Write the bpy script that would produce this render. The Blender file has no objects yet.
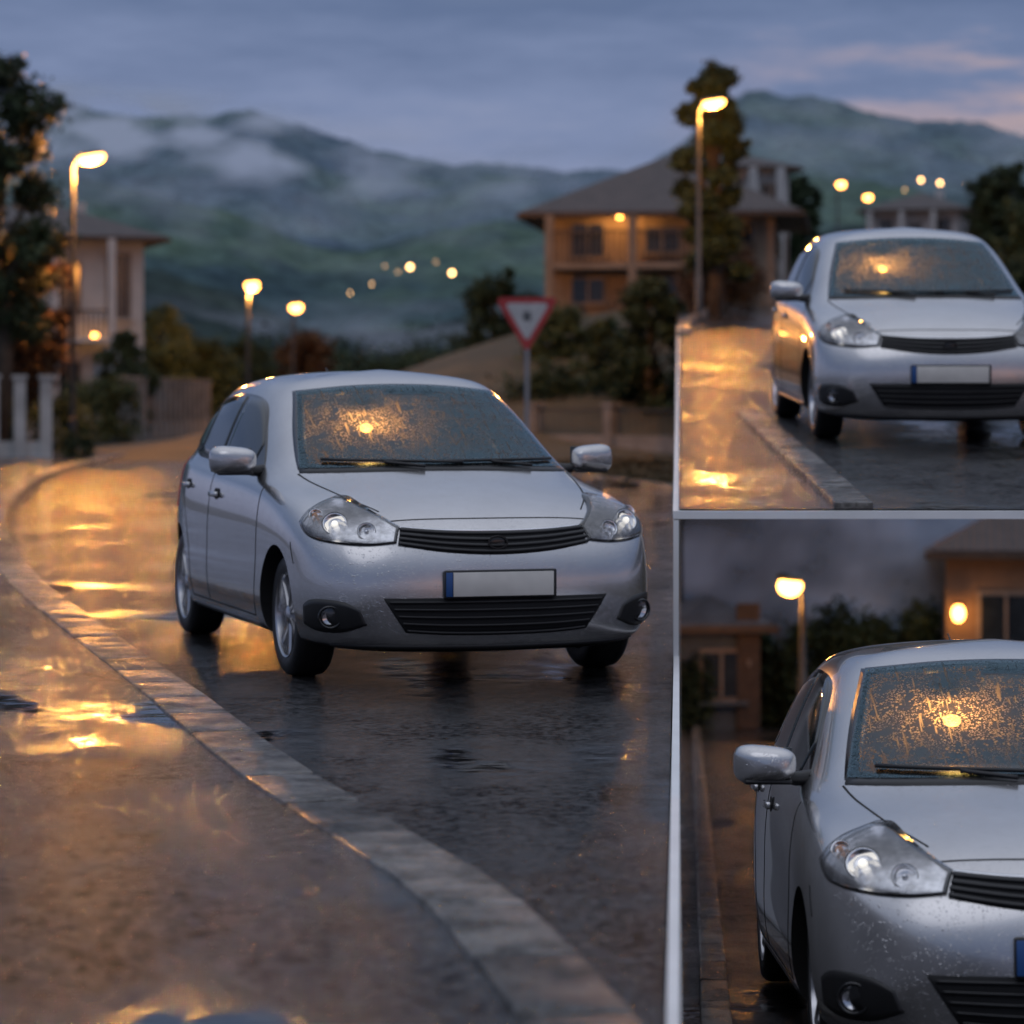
import bpy, bmesh, math, random
import numpy as np
from mathutils import Vector, Matrix, noise
from mathutils.bvhtree import BVHTree
random.seed(7); np.random.seed(7)
scene = bpy.context.scene
COL = scene.collection
H_EYE = 1.34
F = 2800.0
def px(xp, d): return (xp-512)/F*d
def pz(yp, d): return H_EYE+(400-yp)/F*d
SL = 0.0596
def div(y): return SL*max(y,0.0)
def U(y): return .05*min(y,110)+.08
def RZ(y): return -.15-.0857*max(y,-5)
def sm(t):
    t=max(0,min(1,t)); return t*t*(3-2*t)

# ---------------------------------------------------------------- helpers
def new_obj(name, mesh, parent=None):
    o = bpy.data.objects.new(name, mesh); COL.objects.link(o)
    if parent: o.parent = parent
    return o
def empty(name, loc=(0,0,0), rot=(0,0,0)):
    o = bpy.data.objects.new(name, None); COL.objects.link(o)
    o.location=loc; o.rotation_euler=rot; o.empty_display_size=.3
    return o
def mk(name, v, f, mats, smooth=False, mi=None):
    m = bpy.data.meshes.new(name); m.from_pydata([tuple(p) for p in v], [], f)
    if not isinstance(mats,(list,tuple)): mats=[mats]
    for a in mats: m.materials.append(a)
    if mi is not None:
        for p,i in zip(m.polygons, mi): p.material_index=i
    if smooth:
        for p in m.polygons: p.use_smooth=True
    m.update(); return m
class MB:
    """mesh builder accumulating parts with material indices"""
    def __init__(s): s.v=[]; s.f=[]; s.m=[]; s.mats=[]
    def mi(s,mat):
        if mat not in s.mats: s.mats.append(mat)
        return s.mats.index(mat)
    def add(s,v,f,mat):
        o=len(s.v); s.v+= [tuple(p) for p in v]; i=s.mi(mat)
        for q in f: s.f.append(tuple(a+o for a in q)); s.m.append(i)
    def box(s,c,d,mat,rot=None,b=0.0):
        x,y,z=d[0]/2,d[1]/2,d[2]/2
        if b>0:
            bm=bmesh.new(); bmesh.ops.create_cube(bm,size=1)
            for q in bm.verts: q.co=Vector((q.co.x*d[0],q.co.y*d[1],q.co.z*d[2]))
            bmesh.ops.bevel(bm,geom=bm.edges[:],offset=b,segments=2,affect='EDGES',profile=.5)
            bm.verts.index_update()
            vs=[q.co.copy() for q in bm.verts]; fs=[tuple(q.index for q in fa.verts) for fa in bm.faces]; bm.free()
        else:
            vs=[Vector(p) for p in [(-x,-y,-z),(x,-y,-z),(x,y,-z),(-x,y,-z),(-x,-y,z),(x,-y,z),(x,y,z),(-x,y,z)]]
            fs=[(0,3,2,1),(4,5,6,7),(0,1,5,4),(1,2,6,5),(2,3,7,6),(3,0,4,7)]
        if rot: vs=[rot@p for p in vs]
        s.add([p+Vector(c) for p in vs],fs,mat)
    def tube(s,path,rad,mat,n=8,cap=True):
        path=[Vector(p) for p in path]; vs=[];fs=[]
        for i,p in enumerate(path):
            a=path[max(i-1,0)]; b=path[min(i+1,len(path)-1)]
            t=(b-a).normalized(); u=t.orthogonal().normalized()
            if abs(t.z)<.99: u=t.cross(Vector((0,0,1))).normalized()
            else: u=Vector((1,0,0))
            w=t.cross(u)
            r=rad[i] if isinstance(rad,(list,tuple)) else rad
            for k in range(n):
                an=2*math.pi*k/n; vs.append(p+u*math.cos(an)*r+w*math.sin(an)*r)
        for i in range(len(path)-1):
            for k in range(n):
                k2=(k+1)%n; fs.append((i*n+k,i*n+k2,(i+1)*n+k2,(i+1)*n+k))
        if cap:
            fs.append(tuple(range(n-1,-1,-1))); fs.append(tuple((len(path)-1)*n+k for k in range(n)))
        s.add(vs,fs,mat)
    def ell(s,c,r,mat,nu=16,nv=10,rot=None):
        vs=[];fs=[]
        for j in range(nv+1):
            th=math.pi*j/nv
            for i in range(nu):
                a=2*math.pi*i/nu
                p=Vector((r[0]*math.sin(th)*math.cos(a),r[1]*math.sin(th)*math.sin(a),r[2]*math.cos(th)))
                if rot: p=rot@p
                vs.append(p+Vector(c))
        for j in range(nv):
            for i in range(nu):
                i2=(i+1)%nu
                fs.append((j*nu+i,(j+1)*nu+i,(j+1)*nu+i2,j*nu+i2))
        s.add(vs,fs,mat)
    def revolve(s,prof,center,axis,mat,n=32):
        """prof: (along axis, radius)"""
        ax=Vector(axis).normalized(); u=ax.orthogonal().normalized(); w=ax.cross(u); c=Vector(center)
        vs=[];fs=[]
        for k in range(n):
            an=2*math.pi*k/n; r=u*math.cos(an)+w*math.sin(an)
            for a,b in prof: vs.append(c+ax*a+r*b)
        m=len(prof)
        for k in range(n):
            k2=(k+1)%n
            for j in range(m-1): fs.append((k*m+j,k2*m+j,k2*m+j+1,k*m+j+1))
        s.add(vs,fs,mat)
    def mesh(s,name,smooth=True,angle=None):
        m=mk(name,s.v,s.f,s.mats,smooth,s.m)
        bm=bmesh.new(); bm.from_mesh(m); bmesh.ops.recalc_face_normals(bm,faces=bm.faces[:])
        bm.to_mesh(m); bm.free()
        if angle is not None:
            try: m.set_sharp_from_angle(angle=math.radians(angle))
            except Exception: pass
        return m

# ---------------------------------------------------------------- materials
def nodes(name):
    m=bpy.data.materials.new(name); m.use_nodes=True
    nt=m.node_tree; b=nt.nodes['Principled BSDF']; return m,nt,b
def coord(nt,kind='Object'):
    t=nt.nodes.new('ShaderNodeTexCoord'); return t.outputs[kind]
def nz(nt,vec,scale,detail=4,rough=.55):
    n=nt.nodes.new('ShaderNodeTexNoise'); n.inputs['Scale'].default_value=scale; n.inputs['Detail'].default_value=detail
    n.inputs['Roughness'].default_value=rough
    nt.links.new(vec,n.inputs['Vector']); return n.outputs['Fac']
def mth(nt,op,a,b_=None,c=None):
    n=nt.nodes.new('ShaderNodeMath'); n.operation=op
    for i,q in enumerate((a,b_,c)):
        if q is None: continue
        if isinstance(q,(int,float)): n.inputs[i].default_value=q
        else: nt.links.new(q,n.inputs[i])
    return n.outputs[0]
def ramp(nt,fac,stops,interp='LINEAR'):
    r=nt.nodes.new('ShaderNodeValToRGB'); r.color_ramp.interpolation=interp
    e=r.color_ramp.elements
    while len(e)<len(stops): e.new(.5)
    for i,(p,c) in enumerate(stops):
        e[i].position=p
        if not isinstance(c,(tuple,list)): c=(c,c,c)
        e[i].color=(*c,1)
    nt.links.new(fac,r.inputs['Fac']); return r.outputs['Color']
def bump(nt,b,h,strength,dist=.01,prev=None):
    n=nt.nodes.new('ShaderNodeBump'); n.inputs['Strength'].default_value=strength; n.inputs['Distance'].default_value=dist
    nt.links.new(h,n.inputs['Height'])
    if prev: nt.links.new(prev,n.inputs['Normal'])
    if b: nt.links.new(n.outputs['Normal'],b.inputs['Normal'])
    return n.outputs['Normal']
def mapping(nt,vec,sc):
    n=nt.nodes.new('ShaderNodeMapping'); n.inputs['Scale'].default_value=sc; nt.links.new(vec,n.inputs['Vector']); return n.outputs['Vector']
def simple(name,c,r=.5,metal=0,coat=0,var=.12,vs=6.0,bmp=0,bs=60):
    m,nt,b=nodes(name)
    v=coord(nt); f=nz(nt,v,vs,2)
    lo=tuple(x*(1-var) for x in c); hi=tuple(min(1,x*(1+var)) for x in c)
    nt.links.new(ramp(nt,f,[(.3,lo),(.7,hi)]),b.inputs['Base Color'])
    b.inputs['Roughness'].default_value=r; b.inputs['Metallic'].default_value=metal
    b.inputs['Coat Weight'].default_value=coat; b.inputs['Coat Roughness'].default_value=.05
    if bmp: bump(nt,b,nz(nt,v,bs,4),bmp,.01)
    return m
def emis(name,c,s):
    m,nt,b=nodes(name); b.inputs['Base Color'].default_value=(*c,1)
    b.inputs['Emission Color'].default_value=(*c,1); b.inputs['Emission Strength'].default_value=s; return m

def wet_asphalt(name,lo,hi,pud=(.42,.54),rr=(.025,.12),dist=.013,agg=24,smin=.02,smax=.8):
    """wet aggregate: a glossy water film in the puddles, wet and dull chippings elsewhere"""
    m,nt,b=nodes(name); v=coord(nt)
    big=nz(nt,mapping(nt,v,(1,.55,1)),.75,4,.6)
    fine=nz(nt,v,agg,5,.85)
    med=nz(nt,v,4.5,2,.6)
    col=nt.nodes.new('ShaderNodeMix'); col.data_type='RGBA'
    nt.links.new(ramp(nt,fine,[(.42,0.0),(.62,1.0)]),col.inputs['Factor'])
    col.inputs[6].default_value=(*lo,1); col.inputs[7].default_value=(*hi,1)
    dk=nt.nodes.new('ShaderNodeMix'); dk.data_type='RGBA'; dk.blend_type='MULTIPLY'; dk.inputs['Factor'].default_value=1
    nt.links.new(col.outputs[2],dk.inputs[6]); nt.links.new(ramp(nt,big,[(pud[0]-.08,.45),(pud[1],1.1)]),dk.inputs[7])
    nt.links.new(dk.outputs[2],b.inputs['Base Color'])
    nt.links.new(ramp(nt,big,[(pud[0]-.05,rr[0]),(pud[0],(rr[0]+.04)),(pud[1],rr[1])]),b.inputs['Roughness'])
    amt=ramp(nt,big,[(pud[0]-.04,.0),(pud[1],1.0)])
    # chippings: specular level varies grain by grain outside puddles
    gsp=ramp(nt,mth(nt,'MULTIPLY_ADD',med,.35,mth(nt,'SUBTRACT',fine,.175)),[(.44,smin),(.52,smax*.4),(.62,smax)])
    inv=mth(nt,'SUBTRACT',1.0,amt)
    nt.links.new(mth(nt,'MULTIPLY_ADD',inv,.5,mth(nt,'MULTIPLY',gsp,amt)),b.inputs['Specular IOR Level'])
    h=mth(nt,'MULTIPLY_ADD',med,.9,mth(nt,'MULTIPLY',fine,mth(nt,'MULTIPLY_ADD',amt,.97,.03)))
    bump(nt,b,h,1.0,dist)
    return m
M_road=wet_asphalt('wet_asphalt',(.005,.005,.006),(.05,.05,.053))
M_pave=wet_asphalt('wet_pavement',(.008,.008,.009),(.062,.060,.062),pud=(.41,.52),rr=(.03,.125),dist=.015,agg=20)
M_deck=wet_asphalt('wet_deck_asphalt',(.005,.005,.006),(.05,.048,.048),rr=(.03,.13))

def kerbmat(name,c1,c2):
    m,nt,b=nodes(name); v=coord(nt)
    at=nt.nodes.new('ShaderNodeAttribute'); at.attribute_name='rnd'
    base=ramp(nt,at.outputs['Fac'],[(0,c1),(1,c2)])
    gr=nz(nt,v,26,5,.8)
    mx=nt.nodes.new('ShaderNodeMix'); mx.data_type='RGBA'; mx.blend_type='MULTIPLY'; mx.inputs['Factor'].default_value=1
    nt.links.new(base,mx.inputs[6]); nt.links.new(ramp(nt,mth(nt,'MULTIPLY_ADD',nz(nt,v,6,3,.6),.6,mth(nt,'MULTIPLY',gr,.4)),[(.38,.3),(.6,1.25)]),mx.inputs[7])
    nt.links.new(mx.outputs[2],b.inputs['Base Color'])
    nt.links.new(ramp(nt,nz(nt,v,3,3),[(.35,.08),(.65,.26)]),b.inputs['Roughness'])
    nt.links.new(ramp(nt,gr,[(.42,.05),(.6,.7)]),b.inputs['Specular IOR Level'])
    bump(nt,b,gr,1.0,.013)
    return m
M_kerb=kerbmat('wet_kerb_stone',(.07,.065,.06),(.22,.205,.19))
M_conc=simple('pale_concrete',(.78,.78,.78),.55,var=.06,vs=3,bmp=.15)
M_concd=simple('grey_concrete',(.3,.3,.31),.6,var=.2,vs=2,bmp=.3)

M_ground,nt,b=nodes('grass_ground'); v=coord(nt)
nt.links.new(ramp(nt,nz(nt,v,.6,6,.7),[(.3,(.025,.028,.018)),(.5,(.055,.045,.025)),(.7,(.09,.07,.04))]),b.inputs['Base Color'])
b.inputs['Roughness'].default_value=.85; bump(nt,b,nz(nt,v,9,4,.7),.8,.1)

def hillmat(name,stops,scale,hz=None,tree=.22):
    m,nt,b=nodes(name); v=coord(nt)
    f=nz(nt,mapping(nt,v,(1,.6,2)),scale,5,.6)
    c=ramp(nt,f,stops)
    tr=nz(nt,v,tree,4,.75)
    mx=nt.nodes.new('ShaderNodeMix'); mx.data_type='RGBA'; mx.blend_type='MULTIPLY'; mx.inputs['Factor'].default_value=.75
    nt.links.new(c,mx.inputs[6]); nt.links.new(ramp(nt,tr,[(.38,.55),(.62,1.3)]),mx.inputs[7])
    nt.links.new(mx.outputs[2],b.inputs['Base Color']); b.inputs['Roughness'].default_value=1; b.inputs['Specular IOR Level'].default_value=0
    if hz: bump(nt,b,tr,.7,hz)
    return m

def leafmat(name,lo,mid,hi,sc=1.2):
    m,nt,b=nodes(name); v=coord(nt)
    at=nt.nodes.new('ShaderNodeAttribute'); at.attribute_name='rnd'
    sb=mth(nt,'SUBTRACT',nz(nt,v,sc,2),.22)
    ad=mth(nt,'MULTIPLY_ADD',at.outputs['Fac'],.45,sb)
    nt.links.new(ramp(nt,ad,[(.25,lo),(.5,mid),(.75,hi)]),b.inputs['Base Color'])
    b.inputs['Roughness'].default_value=.6; b.inputs['Specular IOR Level'].default_value=.2
    return m
L_dark=leafmat('leaves_dark',(.012,.020,.012),(.028,.046,.022),(.055,.08,.035))
L_green=leafmat('leaves_green',(.018,.03,.015),(.04,.06,.024),(.08,.10,.04))
L_red=leafmat('leaves_autumn',(.035,.02,.012),(.08,.04,.02),(.13,.075,.03))
L_mist=leafmat('leaves_bank',(.02,.035,.04),(.05,.075,.085),(.09,.12,.14),.5)  # misty blue cast put into the leaf colours
M_bark=simple('bark',(.05,.04,.03),.85,var=.4,vs=5,bmp=.6,bs=20)

# ---------------------------------------------------------------- world
w=bpy.data.worlds.new("World"); scene.world=w; w.use_nodes=True
nt=w.node_tree; nt.nodes.clear()
out=nt.nodes.new('ShaderNodeOutputWorld'); bg=nt.nodes.new('ShaderNodeBackground')
tc=nt.nodes.new('ShaderNodeTexCoord'); sp=nt.nodes.new('ShaderNodeSeparateXYZ'); nt.links.new(tc.outputs['Generated'],sp.inputs[0])
n1=nz(nt,mapping(nt,tc.outputs['Generated'],(4,4,22)),2.2,6,.65)
sub=mth(nt,'SUBTRACT',mth(nt,'MULTIPLY_ADD',n1,.12,sp.outputs['Z']),.06)
g=ramp(nt,sub,[(0,(.20,.225,.33)),(.065,(.265,.305,.46)),(.10,(.185,.24,.41)),(.145,(.105,.155,.295)),(.3,(.20,.25,.38)),(1,(.74,.79,.92))])
gx=ramp(nt,sp.outputs['X'],[(.05,0.0),(.16,1.0)])
gz=ramp(nt,sub,[(.055,0.0),(.08,1.0),(.10,.8),(.12,0.0)])
mm=mth(nt,'MULTIPLY',gx,gz)
mx=nt.nodes.new('ShaderNodeMix'); mx.data_type='RGBA'; nt.links.new(mm,mx.inputs['Factor'])
nt.links.new(g,mx.inputs[6]); mx.inputs[7].default_value=(.48,.35,.36,1)
nt.links.new(mx.outputs[2],bg.inputs['Color']); bg.inputs['Strength'].default_value=1.0
sky=nt.nodes.new('ShaderNodeTexSky'); sky.sky_type='NISHITA'; sky.sun_disc=False
sky.sun_elevation=math.radians(2); sky.sun_rotation=math.radians(150)
bg2=nt.nodes.new('ShaderNodeBackground'); nt.links.new(sky.outputs[0],bg2.inputs['Color']); bg2.inputs['Strength'].default_value=.01
ads=nt.nodes.new('ShaderNodeAddShader'); nt.links.new(bg.outputs[0],ads.inputs[0]); nt.links.new(bg2.outputs[0],ads.inputs[1])
nt.links.new(ads.outputs[0],out.inputs['Surface'])
sl=bpy.data.lights.new('sun','SUN'); sl.energy=.16; sl.angle=math.radians(35); sl.color=(.95,.95,1)
so=bpy.data.objects.new('sun',sl); COL.objects.link(so); so.rotation_euler=(math.radians(48),0,math.radians(-22))

# ---------------------------------------------------------------- camera
cd=bpy.data.cameras.new('camera'); cam=bpy.data.objects.new('camera',cd); COL.objects.link(cam)
cam.location=(0,0,H_EYE); cam.rotation_euler=(math.radians(90),0,0)
cd.sensor_width=36; cd.lens=F/1024*36; cd.shift_y=-112/1024; cd.clip_end=8000
cd.dof.use_dof=True; cd.dof.focus_distance=11.6; cd.dof.aperture_fstop=2.4; cd.dof.aperture_blades=0
scene.camera=cam
scene.view_settings.view_transform='Standard'; scene.view_settings.look='None'; scene.view_settings.exposure=0

# ---------------------------------------------------------------- terrain
def Hgt(off,y):
    if off>-.04:
        if y<51: return RZ(y)-.02
        if y<54: return RZ(51)-.02+(U(54)-RZ(51))*(y-51)/3
        return U(y)
    if y>60: return U(y)*sm((off+16)/16)*sm((y-60)/14)
    return 0.0
offs=[-2500,-1200,-600,-300,-150,-90,-60,-40,-30,-24,-20,-16,-13,-10,-8,-6,-4,-2,-1,-.05,-.02,1,2,4,6,8,10,14,20,30,60,120,300,800,2500]
ys=[-30,-10,-4,0,3,6,9,12,15,20,25,30,35,40,45,48,51,51.5,52,53,54,56,60,63,66,70,75,80,86,92,100,110,130,160,200,300,500,900,1600,3000]
v=[];f=[]
for y in ys:
    for o in offs: v.append((div(y)+o,y,Hgt(o,y)))
n=len(offs)
for j in range(len(ys)-1):
    for i in range(n-1): f.append((j*n+i,j*n+i+1,(j+1)*n+i+1,(j+1)*n+i))
new_obj('ground',mk('ground',v,f,M_ground,True)); bpy.data.objects['ground'].data.set_sharp_from_angle(angle=math.radians(40))

KP=[(-6,1.5),(0,.95),(3,.62),(6.0,.19),(7.15,-.03),(8.16,-.326),(9.5,-.72),(11.9,-1.33),(15.6,-2.3),(19.7,-3.33),(25.9,-4.66),(34.1,-6.1),(48.1,-7.9),(62,-8.75),(79.8,-9.2),(110,-9.6)]
def cr(P,y):
    for i in range(len(P)-1):
        if y<=P[i+1][0] or i==len(P)-2:
            p1,p2=P[i],P[i+1]; p0=P[max(i-1,0)]; p3=P[min(i+2,len(P)-1)]
            h=p2[0]-p1[0]; t=(y-p1[0])/h
            m1=(p2[1]-p0[1])/(p2[0]-p0[0]); m2=(p3[1]-p1[1])/(p3[0]-p1[0])
            t2=t*t;t3=t2*t
            return (2*t3-3*t2+1)*p1[1]+(t3-2*t2+t)*h*m1+(-2*t3+3*t2)*p2[1]+(t3-t2)*h*m2
K=lambda y: cr(KP,y)
RP=[(39.5,2.35),(41,2.2),(46,1.3),(55,-.2),(70,-2.8),(90,-6),(110,-8.5)]
def R(y): return div(y)-.032 if y<=39.5 else cr(RP,y)
def strip(name,ylist,xl,xr,z,mat,nx=6):
    v=[];f=[]
    for y in ylist:
        a,b=xl(y),xr(y)
        for i in range(nx+1):
            x=a+(b-a)*i/nx; v.append((x,y,z(x,y) if callable(z) else z))
    m=nx+1
    for j in range(len(ylist)-1):
        for i in range(nx): f.append((j*m+i,j*m+i+1,(j+1)*m+i+1,(j+1)*m+i))
    return new_obj(name,mk(name,v,f,mat,True))
yl=list(np.arange(-4,20,.5))+list(np.arange(20,108,1.5))
strip('road',yl,lambda y:K(y)+.02,R,.004,M_road)
strip('pavement',yl,lambda y:K(y)-14,lambda y:K(y)-.22,.1,M_pave)
def kerb(name,cf,y0,y1,L,wd,h,zf,mat,dp=.3):
    mb=MB(); y=y0; rn=[]
    while y<y1:
        dx=(cf(y+.05)-cf(y-.05))/.1; s=L/math.sqrt(1+dx*dx)
        a=Vector((cf(y),y,0)); b=Vector((cf(y+s),y+s,0)); t=(b-a).normalized(); nn=Vector((-t.y,t.x,0)) # left
        c=(a+b)/2+nn*(wd/2); ang=math.atan2(t.y,t.x)
        z0=zf(a.y); z1=zf(b.y); pit=math.atan2(z1-z0,(b-a).length)
        c.z=(z0+z1)/2+h/2-dp/2+random.uniform(-.004,.004)
        rot=Matrix.Rotation(ang+random.uniform(-.005,.005),3,'Z')@Matrix.Rotation(-pit,3,'Y')
        k=len(mb.f)
        mb.box(c,((b-a).length-.012,abs(wd),h+dp),mat,rot,.012)
        r=random.random(); rn+= [r]*(len(mb.f)-k)
        y+=s
    m=mb.mesh(name,True,35); at=m.attributes.new('rnd','FLOAT','FACE'); at.data.foreach_set('value',rn)
    return new_obj(name,m)
kerb('kerb',K,-3,100,.62,.24,.11,lambda y:0.0,M_kerb)
kerb('kerb',lambda y:R(y)+.0,40,104,1.0,-.2,.1,lambda y:0.0,M_kerb)

mb=MB(); 
def wallseg(y0,y1,n,zt,zb,xa,xb,mat):
    v=[];f=[]
    for i in range(n+1):
        y=y0+(y1-y0)*i/n
        v+=[(div(y)+xa,y,zb(y)),(div(y)+xb,y,zb(y)),(div(y)+xb,y,zt(y)),(div(y)+xa,y,zt(y))]
    for i in range(n):
        a=i*4;b=a+4
        f+=[(a,a+1,b+1,b),(a+1,a+2,b+2,b+1),(a+2,a+3,b+3,b+2),(a+3,a,b,b+3)]
    f+=[(0,3,2,1),(n*4,n*4+1,n*4+2,n*4+3)]
    mb.add(v,f,mat)
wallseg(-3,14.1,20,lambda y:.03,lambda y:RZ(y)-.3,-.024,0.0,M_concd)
wallseg(-3,14.1,20,lambda y:.05,lambda y:.032,-.026,.002,M_conc)
wallseg(14.1,54,30,lambda y:U(y)-.05,lambda y:RZ(y)-.3 if y<51 else -.3,-.028,0.0,M_conc)
new_obj('retaining_wall',mb.mesh('retaining_wall',False))

def DR(y):  # deck narrowed past the upper car, an added opening for sky light
    if y<26.5: return .2*y+.9
    if y<27.5: return (.2*26.5+.9)+( (.1*27.5)-(.2*26.5+.9))*(y-26.5)
    return .1*y
mb=MB()
yy=[14.1,17,20,23,26.5,27.5]+list(np.linspace(30,54.2,12)); v=[];f=[]
for y in yy:
    a=div(y)-.03; b=DR(y)
    v+=[(a,y,U(y)-.044),(b,y,U(y)-.044),(b,y,U(y)-.004),(a,y,U(y)-.004)]
nn=len(yy)-1
for i in range(nn):
    a=i*4;b=a+4; f+=[(a,a+1,b+1,b),(a+1,a+2,b+2,b+1),(a+2,a+3,b+3,b+2),(a+3,a,b,b+3)]
f+=[(0,3,2,1),(nn*4,nn*4+1,nn*4+2,nn*4+3)]
mb.add(v,f,M_conc)
for y in (17,25):
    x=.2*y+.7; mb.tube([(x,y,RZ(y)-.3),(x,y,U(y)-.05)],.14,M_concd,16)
new_obj('street_bridge',mb.mesh('street_bridge',True,30))
yl2=[14.12]+list(np.arange(15,26.5,1.0))+[26.49,27.49]+list(np.arange(28,54,1))+[54,54.01]+list(np.arange(55,110,2))
strip('upper_road',yl2,lambda y:div(y)+.0,lambda y:DR(y)-.02 if y<=54 else 6.5+(y-54)*.03,lambda x,y:U(y)+.004,M_deck,10)
def k2(y): return np.interp(y,[13,14.15,23.8,36,50,62,110],[1.8,1.83,2.05,2.9,4.3,5.2,6])
kerb('kerb',lambda y:float(k2(y)),14.15,23.0,.9,.2,.04,lambda y:U(y),M_kerb,.03)
kerb('kerb',lambda y:float(np.interp(y,[30,54,70,90,117],[px(690,30),px(690,54),px(718,70),px(758,90),px(788,117)])),46,100,.9,.2,.1,lambda y:U(y),M_kerb,.03)
strip('ramp_road',list(np.arange(-3,51,1.0)),lambda y:div(y)+.0,lambda y:div(y)+11,lambda x,y:RZ(y)-.012,M_road,8)
kerb('kerb',lambda y:div(y)+.16+.004*y,2,48,.7,.12,.06,lambda y:RZ(y),M_kerb)

# ---------------------------------------------------------------- hills
def hills(name,ridge,r0,r1,mat,amp,nr=80,na=360,a0=-.42,a1=.42,pw=1.0,seed=0,fine=1.0):
    v=[];f=[]
    for j in range(nr+1):
        t=j/nr; r=r0+(r1-r0)*t
        for i in range(na+1):
            a=a0+(a1-a0)*i/na
            yp=np.interp(512+F*a,[p[0] for p in ridge],[p[1] for p in ridge])
            hz=(400-yp)/F*r1+H_EYE
            prof=sm(t*1.02)**pw if t<.98 else 1
            nz_=noise.fractal(Vector((a*r1/110+seed,r/150,seed)),1,2,4)
            n3=noise.fractal(Vector((a*r/9+seed,r/14,3+seed)),1,2,3)
            h=hz*prof+amp*nz_*(.5+.5*t)*math.sin(math.pi*min(1,t))+fine*n3
            v.append((a*r,r,max(h,-20)))
    m=na+1
    for j in range(nr):
        for i in range(na): f.append((j*m+i,j*m+i+1,(j+1)*m+i+1,(j+1)*m+i))
    return new_obj(name,mk(name,v,f,mat,True))
M_h1=hillmat('far_hills',[(.3,(.10,.145,.21)),(.48,(.125,.178,.215)),(.60,(.15,.21,.205)),(.72,(.12,.17,.22))],.012,6,.16)  # distance haze put into the hill colours, bluer and paler with range
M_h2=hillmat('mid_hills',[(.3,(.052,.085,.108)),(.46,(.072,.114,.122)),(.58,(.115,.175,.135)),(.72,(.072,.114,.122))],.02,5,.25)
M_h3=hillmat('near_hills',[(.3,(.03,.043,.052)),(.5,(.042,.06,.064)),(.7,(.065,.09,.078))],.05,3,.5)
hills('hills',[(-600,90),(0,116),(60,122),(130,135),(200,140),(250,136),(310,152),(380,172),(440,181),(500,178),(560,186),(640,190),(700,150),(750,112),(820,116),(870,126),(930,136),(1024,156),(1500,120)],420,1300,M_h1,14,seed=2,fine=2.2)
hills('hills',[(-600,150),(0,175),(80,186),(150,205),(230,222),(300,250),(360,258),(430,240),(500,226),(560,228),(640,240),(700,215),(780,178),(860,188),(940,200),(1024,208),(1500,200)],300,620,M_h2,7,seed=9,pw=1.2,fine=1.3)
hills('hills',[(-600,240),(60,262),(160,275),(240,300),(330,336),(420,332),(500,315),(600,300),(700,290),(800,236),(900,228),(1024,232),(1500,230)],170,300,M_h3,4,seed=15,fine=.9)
def mistmat(name,c):
    m=bpy.data.materials.new(name); m.use_nodes=True; nt=m.node_tree; nt.nodes.clear()
    o=nt.nodes.new('ShaderNodeOutputMaterial'); t_=nt.nodes.new('ShaderNodeBsdfTransparent'); d_=nt.nodes.new('ShaderNodeBsdfDiffuse'); d_.inputs['Color'].default_value=(*c,1)
    at=nt.nodes.new('ShaderNodeAttribute'); at.attribute_name='alpha'; mxx=nt.nodes.new('ShaderNodeMixShader')
    nt.links.new(at.outputs['Fac'],mxx.inputs['Fac']); nt.links.new(t_.outputs[0],mxx.inputs[1]); nt.links.new(d_.outputs[0],mxx.inputs[2]); nt.links.new(mxx.outputs[0],o.inputs['Surface'])
    return m
M_mist=mistmat('mist',(.80,.86,.96)); M_haze=mistmat('added_ravine_haze',(.42,.55,.75))  # second one is for the added ravine haze, blue put into its colour
def mist(r,ctr,halfw,mx_,seed,xr=(-300,1300),mat=None,base=.5,na=150,fx=70,fy=26):
    v=[];f=[];al=[]; nh=28
    for j in range(nh+1):
        s=j/nh*2-1
        for i in range(na+1):
            X=xr[0]+(xr[1]-xr[0])*i/na
            c=np.interp(X,[p[0] for p in ctr],[p[1] for p in ctr]); st=np.interp(X,[p[0] for p in ctr],[p[2] for p in ctr])
            yp=c-s*halfw; a=(X-512)/F
            v.append((a*r,r,(400-yp)/F*r+H_EYE))
            nn_=noise.fractal(Vector((X/fx+seed,yp/fy,seed)),1,2,5)*1.0+base
            al.append(max(0,min(1,(1-s*s)**1.5*st*max(0,nn_)*mx_)))
    m=na+1
    for j in range(nh):
        for i in range(na): f.append((j*m+i,j*m+i+1,(j+1)*m+i+1,(j+1)*m+i))
    me=mk('mist',v,f,mat or M_mist,True); at=me.attributes.new('alpha','FLOAT','POINT'); at.data.foreach_set('value',al)
    return new_obj('mist',me)
mist(880,[(-300,112,1),(0,116,1),(120,130,1),(240,140,1),(320,160,.6),(420,175,.3),(600,190,.3),(720,130,.2),(1024,150,.2),(1300,150,.2)],54,1.5,3,base=.5)
mist(500,[(-300,200,.6),(60,190,.8),(200,205,.8),(330,235,.5),(480,235,.35),(640,230,.3),(760,200,.2),(1024,215,.2),(1300,210,.3)],55,.5,8,base=.4)
mist(255,[(-300,330,.4),(200,330,.5),(400,335,.9),(600,330,.5),(800,270,.3),(1300,270,.3)],40,.5,12)

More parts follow.
